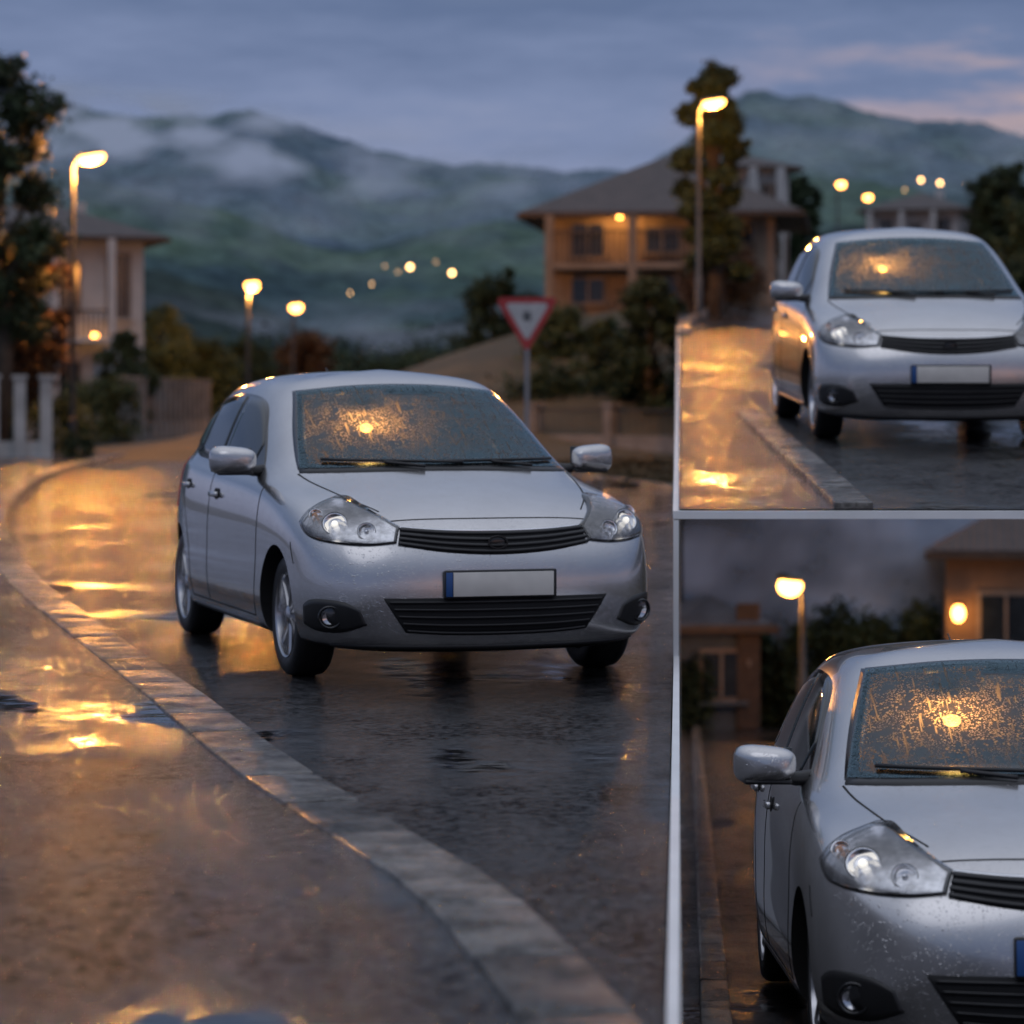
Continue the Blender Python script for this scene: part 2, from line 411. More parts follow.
# ---------------------------------------------------------------- foliage
def leaves(blobs,n,size,seed=0,gap=.0):
    rs=np.random.RandomState(seed)
    vol=np.array([b[1][0]*b[1][1]*b[1][2] for b in blobs])**.7; vol/=vol.sum()
    idx=rs.choice(len(blobs),n,p=vol)
    c=np.array([b[0] for b in blobs])[idx]; r=np.array([b[1] for b in blobs])[idx]
    d=rs.normal(size=(n,3)); d/=np.linalg.norm(d,axis=1)[:,None]
    rad=rs.uniform(.2,1,n)**.5*(1+.16*rs.normal(size=n))
    p=c+d*r*rad[:,None]
    ph=rs.uniform(0,6,3)
    k=3.2/np.mean(r)
    g=np.sin(p[:,0]*k+ph[0])+np.sin(p[:,1]*k+ph[1])+np.sin(p[:,2]*k*1.2+ph[2])
    keep=g>-1.5+gap*rs.uniform(size=n); p=p[keep]; n=len(p)
    u=rs.normal(size=(n,3)); u/=np.linalg.norm(u,axis=1)[:,None]
    w_=np.cross(u,rs.normal(size=(n,3))); w_/=np.linalg.norm(w_,axis=1)[:,None]
    s=size*rs.uniform(.6,1.4,n)[:,None]
    q=np.stack([p-u*s,p+w_*s*.45,p+u*s,p-w_*s*.45],1).reshape(-1,3)
    return q,rs.uniform(size=n)
def foliage_mesh(name,blobs,n,size,mat,seed=0,gap=.3):
    q,r=leaves(blobs,n,size,seed,gap); k=len(r)
    m=bpy.data.meshes.new(name); m.vertices.add(4*k); m.vertices.foreach_set('co',q.ravel().astype('f'))
    m.loops.add(4*k); m.loops.foreach_set('vertex_index',np.arange(4*k,dtype='i'))
    m.polygons.add(k); m.polygons.foreach_set('loop_start',np.arange(0,4*k,4,dtype='i'))
    try: m.polygons.foreach_set('loop_total',np.full(k,4,dtype='i'))
    except Exception: pass
    m.materials.append(mat); m.update(calc_edges=True); m.validate()
    at=m.attributes.new('rnd','FLOAT','FACE')
    if len(at.data)==k: at.data.foreach_set('value',r.astype('f'))
    return m
def tree(name,base,h,wd,mat,n=6000,size=.12,seed=0,low=.25,gap=.3,nb=16,pw=.7):
    rs=random.Random(seed); e=empty(name,base)
    blobs=[]; mb=MB(); n=int(n*1.7); size*=.72
    top=Vector((rs.uniform(-.1,.1)*wd,0,h*.8))
    mb.tube([(0,0,-.3),(0.04*h*rs.uniform(-1,1),0,h*.3),tuple(top*.75),tuple(top)],[.03*h,.022*h,.013*h,.005*h],M_bark,8)
    for i in range(nb):
        z=h*(low+(.92-low)*((i+.5)/nb)); a=i*2.4+rs.uniform(-.4,.4)
        tt=(z/h-low)/(1-low); env=math.sin(math.pi*min(.98,.22+tt*.75))**pw
        rr=wd*.5*env*rs.uniform(.3,.8)
        c=Vector((math.cos(a)*rr,math.sin(a)*rr,z))
        br=wd*.5*rs.uniform(.32,.52)*(.6+.4*env)
        blobs.append((tuple(c),(br,br,br*rs.uniform(.6,.9))))
        st=Vector((0,0,z*.7))
        mb.tube([tuple(st),tuple(st.lerp(c,.5)+Vector((0,0,.02*h))),tuple(c)],[.011*h,.007*h,.003*h],M_bark,5)
        for q in range(2):
            c2=c+Vector((rs.uniform(-1,1)*br,rs.uniform(-1,1)*br,rs.uniform(-.6,.9)*br)); b2=br*rs.uniform(.25,.45)
            blobs.append((tuple(c2),(b2,b2,b2)))
    blobs.append(((0,0,h*.88),(wd*.2,wd*.2,h*.08)))
    new_obj('trunk',mb.mesh('trunk'),e)
    new_obj('crown',foliage_mesh('crown',blobs,n,size,mat,seed,gap),e)
    return e
def bush(name,base,w_,d_,h,mat,n=2500,size=.08,seed=0):
    rs=random.Random(seed); bl=[]
    k=max(3,int(w_/h*2.2)); n=int(n*1.4); size*=.8
    for i in range(k):
        x=-w_/2+w_*(i+.5)/k
        bl.append(((x,rs.uniform(-.2,.2)*d_,h*rs.uniform(.3,.45)),(w_/k*.9,d_*.5,h*rs.uniform(.4,.58))))
        bl.append(((x+rs.uniform(-.2,.2),0,h*rs.uniform(.55,.8)),(w_/k*.6,d_*.35,h*.25)))
    m=foliage_mesh(name,bl,n,size,mat,seed,.2)
    o=new_obj(name,m); o.location=base; return o

# ---------------------------------------------------------------- street lamps
M_pole=simple('lamp_post_metal',(.06,.065,.07),.45,.6)
M_lens=emis('sodium_lens',(1,.44,.09),16)
M_lens2=emis('sodium_lens_far',(1,.40,.08),16)
M_lens3=emis('village_light',(1,.55,.2),16)
def lamp(hx,hd,hz,gz,side=1,arm=1.0,power=500,lens=M_lens,sc=1.0,r=.13,round_=False):
    e=empty('street_lamp',(hx-side*arm,hd,gz)); h=hz-gz; mb=MB()
    mb.tube([(0,0,-.1),(0,0,.9),(0,0,.92),(0,0,h-.35)],[.09*sc,.09*sc,.065*sc,.045*sc],M_pole,12)
    pts=[(0,0,h-.35)]+[(side*arm*.8*(1-math.cos(t)),0,h-.35+.42*math.sin(t)) for t in np.linspace(.2,1.45,6)]
    mb.tube(pts,.032*sc,M_pole,8)
    mb.box((0,0,.06),(.26*sc,.26*sc,.12),M_pole,b=.02)
    rot=Matrix.Rotation(-side*.14,3,'Y')
    if round_:
        mb.ell((side*arm,0,h+.12*sc),(.24*sc,.2*sc,.08*sc),M_pole,10,6,rot=rot)
    else: mb.ell((side*arm,0,h+.08*sc),(.34*sc,.15*sc,.06*sc),M_pole,12,8,rot=rot)
    new_obj('post',mb.mesh('post',True,50),e)
    mb=MB()
    if round_: mb.ell((side*arm,0,h-.02),(.21*sc,.18*sc,.17*sc),lens,10,6)
    else: mb.ell((side*arm+side*.03,0,h+.0),(.31*sc,.15*sc,.14*sc),lens,10,6,rot=rot)
    new_obj('lens',mb.mesh('lens'),e)
    if power:
        L=bpy.data.lights.new('bulb','POINT'); L.energy=power; L.color=(1,.38,.07); L.shadow_soft_size=r
        lo=bpy.data.objects.new('bulb',L); COL.objects.link(lo); lo.parent=e; lo.location=(side*arm,0,h-.3*sc)
    return e
lamp(px(90,65),65,pz(158,65),0,1,.4,3200,sc=1.05,r=.2)
lamp(px(252,105),105,pz(285,105),0,1,.15,2000,M_lens2,1.25,r=.2,round_=True)
lamp(px(296,118),118,pz(307,118),0,1,.12,0,M_lens2,1.3,round_=True)
lamp(px(712,58),58,pz(103,58),U(58),1,.28,1000,sc=.8,r=.15)
lamp(px(841,120),120,pz(184,120),U(120),1,.15,0,M_lens2,.9,round_=True)
lamp(px(868,130),130,pz(197,130),U(130),1,.15,0,M_lens2,.9,round_=True)
lamp(px(790,44),44,pz(585,44),RZ(44),-1,.2,60,sc=.95,round_=True)

# ---------------------------------------------------------------- houses
M_white=simple('white_render',(.42,.42,.42),.8,var=.12,vs=1.2)
M_beige=simple('beige_render',(.20,.15,.11),.8,var=.2,vs=1.2)
M_tile,nt,b=nodes('roof_tiles'); v_=coord(nt)
wv=nt.nodes.new('ShaderNodeTexWave'); wv.inputs['Scale'].default_value=2.2; wv.inputs['Distortion'].default_value=.6; wv.bands_direction='X'; nt.links.new(v_,wv.inputs['Vector'])
nt.links.new(ramp(nt,nz(nt,v_,2.5,6,.7),[(.3,(.03,.022,.022)),(.7,(.065,.047,.044))]),b.inputs['Base Color']); b.inputs['Roughness'].default_value=.6
bump(nt,b,wv.outputs['Fac'],.5,.03)
M_slate=simple('slate_roof',(.06,.07,.09),.5,var=.3,vs=3)
M_wood=simple('dark_wood',(.06,.035,.02),.6,var=.3)
M_frame=simple('window_frame',(.2,.16,.13),.6)
M_wglass=simple('window_glass',(.015,.02,.025),.08,0,var=.3)
M_lit=emis('lit_window',(1,.42,.11),.9)
def house(name,loc,w_,d_,h,rh,wall,rot=0,ov=.7,floors=2,nwin=3,balc=True,lit=(),porch=None,pp=60,chim=True,roofm=None):
    e=empty(name,loc,(0,0,rot)); mb=MB(); roofm=roofm or M_tile
    mb.box((0,d_/2,h/2-.5),(w_,d_,h+1),wall)
    if floors>1: mb.box((0,d_/2,h/floors),(w_+.06,d_+.06,.12),wall)
    new_obj('walls',mb.mesh('walls',False),e)
    mb=MB(); a=w_/2+ov; y0=-ov; y1=d_+ov
    if w_>=d_: r1=(-w_/2+d_/2-.0,d_/2); r2=(w_/2-d_/2+.01,d_/2)
    else: r1=(0,w_/2); r2=(0,d_-w_/2)
    v=[(-a,y0,h),(a,y0,h),(a,y1,h),(-a,y1,h),(-a,y0,h+.12),(a,y0,h+.12),(a,y1,h+.12),(-a,y1,h+.12),(r1[0],r1[1],h+rh),(r2[0],r2[1],h+rh)]
    f=[(3,2,1,0),(0,1,5,4),(1,2,6,5),(2,3,7,6),(3,0,4,7)]
    if w_>=d_: f+=[(4,5,9,8),(5,6,9),(6,7,8,9),(7,4,8)]
    else: f+=[(4,5,8),(5,6,9,8),(6,7,9),(7,4,8,9)]
    mb.add(v,f,roofm)
    mb.box((0,y0-.06,h+.02),(2*a+.1,.1,.1),M_wood); mb.box((-a-.06,d_/2,h+.02),(.1,d_+2*ov,.1),M_wood); mb.box((a+.06,d_/2,h+.02),(.1,d_+2*ov,.1),M_wood)
    if chim: mb.box((w_*.2,d_*.55,h+rh*.75),(.4,.4,rh*.8),wall)
    new_obj('roof',mb.mesh('roof',False),e)
    mb=MB(); fh=h/floors; k=0
    for fl in range(floors):
        z=fh*fl+fh*.55
        for i in range(nwin):
            x=-w_/2+w_*(i+.5)/nwin
            ww=w_/nwin*.42; hh=fh*(.62 if (fl and balc and i%2==0) else .45)
            gl=M_lit if k in lit else M_wglass
            mb.box((x,-.02,z),(ww+.14,.06,hh+.14),M_frame); mb.box((x,-.045,z),(ww,.05,hh),gl)
            mb.box((x,-.08,z),(.05,.03,hh),M_frame); mb.box((x,-.1,z-hh/2-.1),(ww+.3,.2,.06),wall)
            k+=1
        for sx in (-1,1):
            for i in range(2):
                y=d_*(i+.5)/2
                mb.box((sx*(w_/2+.015),y,z),(.06,d_*.17,fh*.5),M_frame); mb.box((sx*(w_/2+.04),y,z),(.05,d_*.14,fh*.44),M_wglass)
    new_obj('windows',mb.mesh('windows',False),e)
    if balc:
        mb=MB(); z=fh
        mb.box((-w_*.12,-.6,z),(w_*.76,1.2,.16),wall)
        for i in range(int(w_*.76/.16)):
            mb.box((-w_*.5+.16*i+.02,-1.15,z+.5),(.035,.035,.85),M_wood)
        mb.box((-w_*.12,-1.15,z+.95),(w_*.76,.07,.07),M_wood)
        for x in (-w_*.49,-w_*.12,w_*.25): mb.box((x,-1.1,h/2),(.22,.22,h),wall)
        new_obj('balcony',mb.mesh('balcony',False),e)
    mb=MB(); mb.box((w_*.34,-.04,1.05),(min(.95,w_*.28),.08,2.1),M_wood); mb.box((w_*.34,-.09,1.1),(.06,.05,.1),M_frame); new_obj('door',mb.mesh('door',False),e)
    if porch:
        mb=MB(); mb.ell(porch,(.11,.11,.15),M_lens2,10,6); mb.box((porch[0],porch[1],porch[2]+.17),(.2,.2,.06),M_wood); new_obj('porch_lamp',mb.mesh('porch_lamp'),e)
        L=bpy.data.lights.new('porch_bulb','POINT'); L.energy=pp; L.color=(1,.45,.12); L.shadow_soft_size=.1
        lo=bpy.data.objects.new('porch_bulb',L); COL.objects.link(lo); lo.parent=e; lo.location=(porch[0],porch[1]-.3,porch[2]-.1)
    return e
house('white_house',(px(68,92),92,0),5.0,7,pz(240,92),1.3,M_white,rot=.32,lit=(),porch=(.8,-.5,3.4),pp=150)
house('white_house',(px(5,112),112,0),7,7,pz(235,112),1.5,M_white,rot=.1)
hz=Hgt(-2.5,76)
house('stone_house',(px(662,78),78,hz),6.2,7,pz(217,78)-hz,2.0,M_beige,rot=-.12,ov=.8,nwin=3,lit=(),porch=(-1.15,-.35,2.9),pp=90,chim=False)
house('white_house',(px(752,88),88,U(88)),2.4,5,pz(170,88)-U(88),.6,M_white,rot=.2,ov=.3,porch=(-.9,-.6,1.8),pp=30,chim=False,nwin=2)
house('stone_house',(px(915,150),150,U(150)),4.6,5,pz(212,150)-U(150),1.2,M_white,rot=-.3)
house('garden_shed',(px(720,47),47,RZ(47)),1.4,1.6,1.65,.55,simple('shed_boards',(.07,.09,.11),.8),rot=.2,ov=.18,floors=1,nwin=1,balc=False,chim=False,roofm=M_slate)
house('stone_house',(px(1006,47.5),47.5,RZ(47.5)),2.0,2.2,2.9,.8,simple('ochre_render',(.16,.105,.07),.8),rot=-.15,ov=.25,floors=1,nwin=1,balc=False,chim=False,porch=(-.80,-.25,1.95),pp=9)
mb=MB()
for x,y,d in ((410,267,330),(452,273,340),(385,266,420),(921,180,420),(940,183,420),(478,290,300),(965,186,430),(398,272,400),(436,262,430),(372,284,330),(350,293,320),(905,190,400)):
    r_=.2 if (x in (410,452,921,940)) else .06
    mb.ell((px(x,d-60),d-60,pz(y,d-60)),(r_,r_,r_),M_lens3,6,4)
new_obj('distant_village_lights',mb.mesh('distant_village_lights'))

M_fence=simple('painted_fence',(.40,.40,.39),.7,var=.2,vs=1.5)
M_fence2=simple('weathered_fence',(.17,.165,.16),.8,var=.3,vs=2)
def gwall(name,p0,p1,h,wall,step=2.5,pick=True,base=.5,pm=None,ps=.2):
    a=Vector(p0);b=Vector(p1);L=(b-a).length;t=(b-a).normalized();ang=math.atan2(t.y,t.x);rot=Matrix.Rotation(ang,3,'Z'); mb=MB()
    c=(a+b)/2
    mb.box(c+Vector((0,0,base/2-.1)),(L,.2,base+.2),wall,rot)
    n=int(L/step)
    for i in range(n+1):
        p=a+t*(L*i/max(n,1)); mb.box(p+Vector((0,0,h/2)),(.24,.3,h),wall,rot); mb.box(p+Vector((0,0,h+.04)),(.32,.38,.08),wall,rot)
    if pick:
        k=int(L/ps)
        for i in range(k):
            p=a+t*(L*(i+.5)/k); mb.box(p+Vector((0,0,base+(h-base)*.5)),(.03,.03,(h-base)*.9),pm or M_pole,rot)
        mb.box(c+Vector((0,0,h*.93)),(L,.05,.05),pm or M_pole,rot)
    return new_obj(name,mb.mesh(name,False))
gwall('garden_wall',(px(-60,60),60,.1),(px(46,60.5),60.5,.1),1.7,M_fence,.52,False,.35)
gwall('garden_fence',(px(124,86),86,.1),(px(206,104),104,.1),1.9,M_fence2,1.1,True,.5)
gwall('garden_fence',(px(535,64),64,.0),(3.9,61,.0),1.2,M_fence2,1.6,True,.55)

tree('oak_tree',(px(-6,62),62,.1),9.3,3.6,L_dark,11000,.13,1,low=.3)
tree('autumn_tree',(px(18,65),65,.1),5.0,2.7,L_red,8000,.11,2,low=.32)
bush('hedge',(px(100,84),84,.1),2.0,1.4,2.2,L_green,4500,.09,3)
bush('hedge',(px(10,68),68,.1),3.2,1.0,1.5,L_dark,4500,.09,36)
bush('bush',(px(78,61),61,.1),.6,.6,.6,L_dark,1500,.05,31)
tree('garden_tree',(px(125,90),90,0),3.7,2.0,L_dark,5000,.12,33,low=.05)
bush('hedge',(px(185,112),112,0),4.6,2,3.4,L_dark,6000,.12,4)
tree('garden_tree',(px(160,110),110,0),5.0,3.8,L_green,7000,.13,5,low=.1)
tree('garden_tree',(px(205,112),112,0),3.9,3.0,L_dark,5000,.13,55,low=.1)
tree('garden_tree',(px(308,122),122,0),4.4,3.4,L_red,5500,.14,6,low=.1)
tree('garden_tree',(px(245,118),118,0),4.0,3.0,L_dark,5000,.14,61,low=.1)
tree('garden_tree',(px(497,84),84,.2),5.0,2.9,L_dark,8000,.12,7,low=.05)
tree('garden_tree',(px(560,70),70,.4),3.3,2.6,L_green,7000,.11,8,low=.05)
tree('garden_tree',(px(650,66),66,.4),4.0,2.3,L_dark,9000,.11,9,low=.05)
tree('garden_tree',(px(606,68),68,.4),2.9,2.2,L_green,6000,.11,10,low=.05)
bush('hedge',(px(420,92),92,0),5.4,2,3.0,L_dark,9000,.12,11)
bush('hedge',(px(500,80),80,0),4.4,2,2.7,L_green,7000,.12,12)
bush('hedge',(px(600,67),67,.1),4.2,1.3,2.5,L_dark,10000,.09,13)
bl=[]
for i in range(54):
    x=random.uniform(110,560); d=random.uniform(135,165)
    bl.append(((px(x,d),d,random.uniform(.8,2.6)),(random.uniform(1.4,2.8),1.5,random.uniform(1.2,3.2))))
new_obj('distant_woods',foliage_mesh('distant_woods',bl,36000,.18,L_dark,21,.2))
tree('street_tree',(px(714,64),64,U(64)),pz(52,64)-U(64),1.75,L_dark,17000,.10,14,low=.15,nb=22,pw=.35)
tree('street_tree',(px(797,96),96,U(96)),pz(172,96)-U(96),2.2,L_dark,8000,.13,16,low=.05)
tree('street_tree',(px(1003,80),80,U(80)),pz(165,80)-U(80),2.6,L_dark,10000,.12,17,low=.05)
tree('street_tree',(px(1045,66),66,U(66)),pz(195,66)-U(66),2.3,L_green,9000,.11,18,low=.05)
bush('hedge',(px(900,112),112,U(110)),6.5,2,2.0,L_dark,9000,.13,19)
bush('hedge',(px(722,68),68,U(68)),1.8,1,1.5,L_red,4500,.07,20)
bush('hedge',(px(1015,60),60,U(60)),1.8,1,1.6,L_green,4500,.08,22)
bl=[]
for i in range(140):
    y=random.uniform(49.8,53.0); x=random.uniform(div(50)+1.1,11.5); zz=RZ(50) if y<51 else RZ(51)+(U(54)-RZ(51))*min(1,(y-51)/3)
    bl.append(((x,y,zz+.2),(random.uniform(.5,.95),.5,random.uniform(.4,.9))))
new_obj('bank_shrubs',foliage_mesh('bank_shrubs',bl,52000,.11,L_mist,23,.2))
bush('bush',(px(770,48.3),48.3,RZ(48.3)),1.3,.8,1.9,L_dark,5000,.08,71)
bush('bush',(px(690,47),47,RZ(47)),.7,.7,1.3,L_dark,3000,.07,72)
bush('bush',(px(880,48.5),48.5,RZ(48.5)),2.2,.8,2.3,L_dark,7000,.08,73)
mist(49.0,[(678,570,1),(1100,570,1)],170,.9,5,xr=(683,1090),mat=M_haze,base=.6,na=60,fx=160,fy=110)  # added haze sheet, lifts the dark ravine to a bluish blur
bl=[]
for i in range(70):
    y=random.uniform(42.5,60); x=random.uniform(R(y)+.3,div(y)-.3)
    bl.append(((x,y,.02),(.6,.6,.1)))
new_obj('verge_grass',foliage_mesh('verge_grass',bl,14000,.05,leafmat('verge_blades',(.045,.035,.018),(.085,.06,.03),(.13,.095,.045)),24,.1))

# ---------------------------------------------------------------- give-way sign
e=empty('traffic_sign',(px(527,46),46,.0)); mb=MB()
M_galv=simple('galvanised',(.3,.31,.33),.4,.8); M_red=simple('sign_red',(.36,.03,.03),.4); M_wht=simple('sign_white',(.42,.42,.42),.4)
mb.tube([(0,.04,-.2),(0,.04,3.0)],.035,M_galv,12); mb.box((0,.025,2.6),(.3,.03,.05),M_galv); mb.box((0,.025,2.85),(.5,.03,.05),M_galv)
new_obj('post',mb.mesh('post',True,40),e)
def tri(s,y,th,mat,mb,zc):
    pts=[]
    R_=s*.577; rc=.06*s
    for ang in (30,150,270):
        a=math.radians(ang); cx=(R_-2*rc)*math.cos(a); cz=(R_-2*rc)*math.sin(a)
        for t in (-60,-30,0,30,60):
            b_=a+math.radians(t); pts.append((cx+rc*math.cos(b_),cz+rc*math.sin(b_)))
    n=len(pts); v=[(x,y,z+zc) for x,z in pts]+[(x,y+th,z+zc) for x,z in pts]
    mb.add(v,[tuple(range(n)),tuple(range(2*n-1,n-1,-1))]+[(i,i+n,(i+1)%n+n,(i+1)%n) for i in range(n)],mat)
mb=MB(); zc=pz(316,46)
tri(1.06,0,.012,M_red,mb,zc); tri(.74,-.004,.005,M_wht,mb,zc+.0)
mb.box((0,-.006,zc+.05),(.14,.004,.04),M_pole,b=.0); mb.box((0,-.006,zc-.03),(.12,.004,.09),M_pole,b=.0)
new_obj('plate',mb.mesh('plate',False),e)

# ================================================================= CAR
M_paint,nt,b=nodes('silver_paint'); v_=coord(nt)
def beads(scale,r,lo,hi,ns):
    vo=nt.nodes.new('ShaderNodeTexVoronoi'); vo.inputs['Scale'].default_value=scale; nt.links.new(v_,vo.inputs['Vector'])
    drop=ramp(nt,vo.outputs['Distance'],[(.0,1.0),(r*.6,.75),(r,0.0)])
    sel=ramp(nt,nz(nt,v_,ns,2),[(lo,0.0),(hi,1.0)])
    return mth(nt,'MULTIPLY',drop,sel)
b1=beads(70,.28,.52,.60,22); b2=beads(130,.30,.50,.60,40)
bump(nt,b,mth(nt,'MAXIMUM',b1,b2),.45,.0035)
nt.links.new(ramp(nt,nz(nt,v_,3,3),[(.3,(.51,.50,.50)),(.7,(.58,.57,.57))]),b.inputs['Base Color'])
b.inputs['Metallic'].default_value=.92; b.inputs['Roughness'].default_value=.24; b.inputs['Coat Weight'].default_value=1; b.inputs['Coat Roughness'].default_value=.02
C_blk=simple('black_plastic',(.012,.012,.013),.4); C_gloss=simple('gloss_black',(.01,.01,.011),.14,coat=.3)
C_gap=simple('panel_gap',(.006,.006,.007),.8); C_int=simple('cabin_interior',(.02,.02,.022),.8); C_seat=simple('seat_fabric',(.035,.035,.04),.9)
C_tyre=simple('tyre_rubber',(.010,.010,.011),.5,bmp=.3); C_rim=simple('alloy',(.5,.5,.52),.25,.95); C_chrome=simple('chrome',(.78,.78,.8),.08,1.0)
C_well=simple('wheel_well',(.006,.006,.006),.9); C_plate=simple('blank_number_plate',(.66,.63,.58),.4); C_blue=simple('plate_blue',(.02,.08,.25),.4)
C_lampin=simple('lamp_reflector',(.7,.7,.72),.18,.9,var=.3,vs=25); C_amber=simple('amber_bulb',(.6,.2,.02),.3)
C_bulb=emis('added_bulb_glow',(1,.95,.85),.9); C_tail=simple('tail_lamp_red',(.3,.01,.01),.15,coat=.6)  # bulb glow is added, the headlamps are switched off
C_sglass,nt,b=nodes('side_glass'); b.inputs['Base Color'].default_value=(.012,.016,.016,1); b.inputs['Roughness'].default_value=.04; b.inputs['Specular IOR Level'].default_value=.8
v_=coord(nt); bump(nt,b,nz(nt,v_,70,2),.08,.003)
def thin(name,tint,refl,rough,gc=(1,1,1)):
    m=bpy.data.materials.new(name); m.use_nodes=True; nt=m.node_tree; nt.nodes.clear()
    o=nt.nodes.new('ShaderNodeOutputMaterial'); t=nt.nodes.new('ShaderNodeBsdfTransparent'); t.inputs['Color'].default_value=(*tint,1)
    g=nt.nodes.new('ShaderNodeBsdfGlossy'); g.inputs['Roughness'].default_value=rough; g.inputs['Color'].default_value=(*gc,1)
    lw=nt.nodes.new('ShaderNodeLayerWeight'); lw.inputs['Blend'].default_value=.3
    mr=nt.nodes.new('ShaderNodeMapRange'); mr.inputs['To Min'].default_value=refl; mr.inputs['To Max'].default_value=1
    nt.links.new(lw.outputs['Fresnel'],mr.inputs['Value'])
    mx=nt.nodes.new('ShaderNodeMixShader'); nt.links.new(mr.outputs[0],mx.inputs['Fac']); nt.links.new(t.outputs[0],mx.inputs[1]); nt.links.new(g.outputs[0],mx.inputs[2])
    nt.links.new(mx.outputs[0],o.inputs['Surface']); return m,nt,mx,o
C_lens,_,_,_=thin('headlamp_lens',(.95,.95,.95),.04,.03)
C_wind,nt,mxs,o=thin('wet_windscreen',(.5,.55,.55),.05,.04,(.52,.78,.92))
v_=coord(nt)
def drops(scale,r,lo,hi,ns):
    vo=nt.nodes.new('ShaderNodeTexVoronoi'); vo.inputs['Scale'].default_value=scale; vo.inputs['Randomness'].default_value=1; nt.links.new(v_,vo.inputs['Vector'])
    d=ramp(nt,vo.outputs['Distance'],[(r*.75,1.0),(r,0.0)]); s=ramp(nt,nz(nt,v_,ns,3),[(lo,0.0),(hi,1.0)])
    return mth(nt,'MULTIPLY',d,s)
d1=drops(62,.33,.44,.52,9); d2=drops(125,.38,.42,.5,14)
st=mapping(nt,v_,(70,5,5)); s1=ramp(nt,nz(nt,st,1,3),[(.60,0.0),(.66,.7)])
mxn=mth(nt,'MAXIMUM',mth(nt,'MAXIMUM',d1,d2),s1)
mask=mth(nt,'MULTIPLY_ADD',mxn,.6,.03)
tl=nt.nodes.new('ShaderNodeBsdfTranslucent'); tl.inputs['Color'].default_value=(.85,.85,.85,1)
m3=nt.nodes.new('ShaderNodeMixShader'); nt.links.new(mask,m3.inputs['Fac']); nt.links.new(mxs.outputs[0],m3.inputs[1]); nt.links.new(tl.outputs[0],m3.inputs[2])
nt.links.new(m3.outputs[0],o.inputs['Surface'])

P=[(0,0),(.37,.02),(.66,.10),(.81,.27),(.845,.50),(.85,.80),(.85,1.2),(.85,1.7),(.85,2.2),(.85,2.75),(.845,3.2),(.80,3.55),(.60,3.80),(0,3.86)]
def ins(z,k,zs=None):
    r=[]
    for i,(x,y) in enumerate(P):
        zz=z if not callable(z) else z(i)
        kk=k if not callable(k) else k(i)
        r.append((x*(1-kk/.85),y+kk*(1-y/1.93),zz))
    return r
rows=[]
ZB=.155
rows.append([(0,p[1],ZB) for p in ins(ZB,.08)])
rows.append(ins(ZB,.07)); rows.append(ins(.22,.02)); rows.append(ins(.38,-.008)); rows.append(ins(.56,.0))
rows.append(ins(lambda i:.69 if i<3 else .71,lambda i:.045 if i<3 else (.02 if i<4 else .0)))
rows.append([(0,.17,.79),(.36,.185,.79),(.62,.27,.80),(.765,.43,.82),(.80,.64,.84),(.82,.85,.855),(.828,1.2,.87),(.828,1.7,.885),(.828,2.2,.90),(.828,2.75,.92),(.818,3.2,.94),(.77,3.52,.95),(.58,3.75,.95),(0,3.82,.95)])
rows.append([(0,.55,.915),(.33,.57,.91),(.56,.63,.895),(.70,.75,.89),(.75,.92,.90),(.78,1.08,.91),(.797,1.35,.925),(.80,1.78,.935),(.80,2.22,.95),(.80,2.75,.965),(.79,3.2,.985),(.74,3.5,1.0),(.56,3.72,1.0),(0,3.79,1.0)])
rows.append([(0,.97,1.0),(.35,.99,.995),(.56,1.05,.98),(.675,1.15,.968),(.72,1.27,.96),(.745,1.40,.963),(.762,1.6,.97),(.768,1.9,.98),(.77,2.3,.995),(.765,2.78,1.01),(.75,3.2,1.03),(.70,3.46,1.04),(.53,3.66,1.05),(0,3.74,1.05)])
rows.append([(0,1.35,1.225),(.335,1.365,1.22),(.53,1.43,1.205),(.62,1.53,1.19),(.655,1.64,1.19),(.675,1.76,1.19),(.69,1.93,1.195),(.70,2.15,1.20),(.70,2.5,1.21),(.69,2.87,1.21),(.675,3.2,1.215),(.63,3.42,1.22),(.48,3.58,1.23),(0,3.66,1.23)])
rows.append([(0,1.74,1.43),(.32,1.755,1.425),(.475,1.81,1.41),(.545,1.89,1.395),(.575,1.98,1.39),(.59,2.08,1.395),(.60,2.2,1.40),(.605,2.4,1.405),(.60,2.65,1.405),(.59,2.93,1.395),(.575,3.18,1.38),(.54,3.35,1.36),(.42,3.47,1.355),(0,3.54,1.35)])
rows.append([(0,1.88,1.468),(.29,1.9,1.463),(.41,1.95,1.455),(.46,2.02,1.45),(.48,2.1,1.452),(.49,2.2,1.457),(.5,2.3,1.46),(.5,2.48,1.463),(.5,2.68,1.46),(.495,2.9,1.45),(.48,3.1,1.43),(.45,3.24,1.41),(.35,3.33,1.40),(0,3.42,1.39)])
r10=rows[-1]
rows.append([(p[0]*.5,2.6+(p[1]-2.6)*.8,p[2]+.028) for p in r10])
rows.append([(0,2.6+(p[1]-2.6)*.62,p[2]+.036) for p in r10])
bm=bmesh.new()
for sgn in (1,-1):
    g=[[bm.verts.new((sgn*x,y,z)) for x,y,z in r] for r in rows]
    for j in range(len(rows)-1):
        for i in range(len(P)-1):
            try:
                q=(g[j][i],g[j][i+1],g[j+1][i+1],g[j+1][i])
                bm.faces.new(q if sgn>0 else q[::-1])
            except Exception: pass
bmesh.ops.remove_doubles(bm,verts=bm.verts[:],dist=.0008)
bmesh.ops.dissolve_degenerate(bm,dist=.0005,edges=bm.edges[:])
bmesh.ops.recalc_face_normals(bm,faces=bm.faces[:])
me=bpy.data.meshes.new('cage'); bm.to_mesh(me); bm.free(); me.materials.append(M_paint)
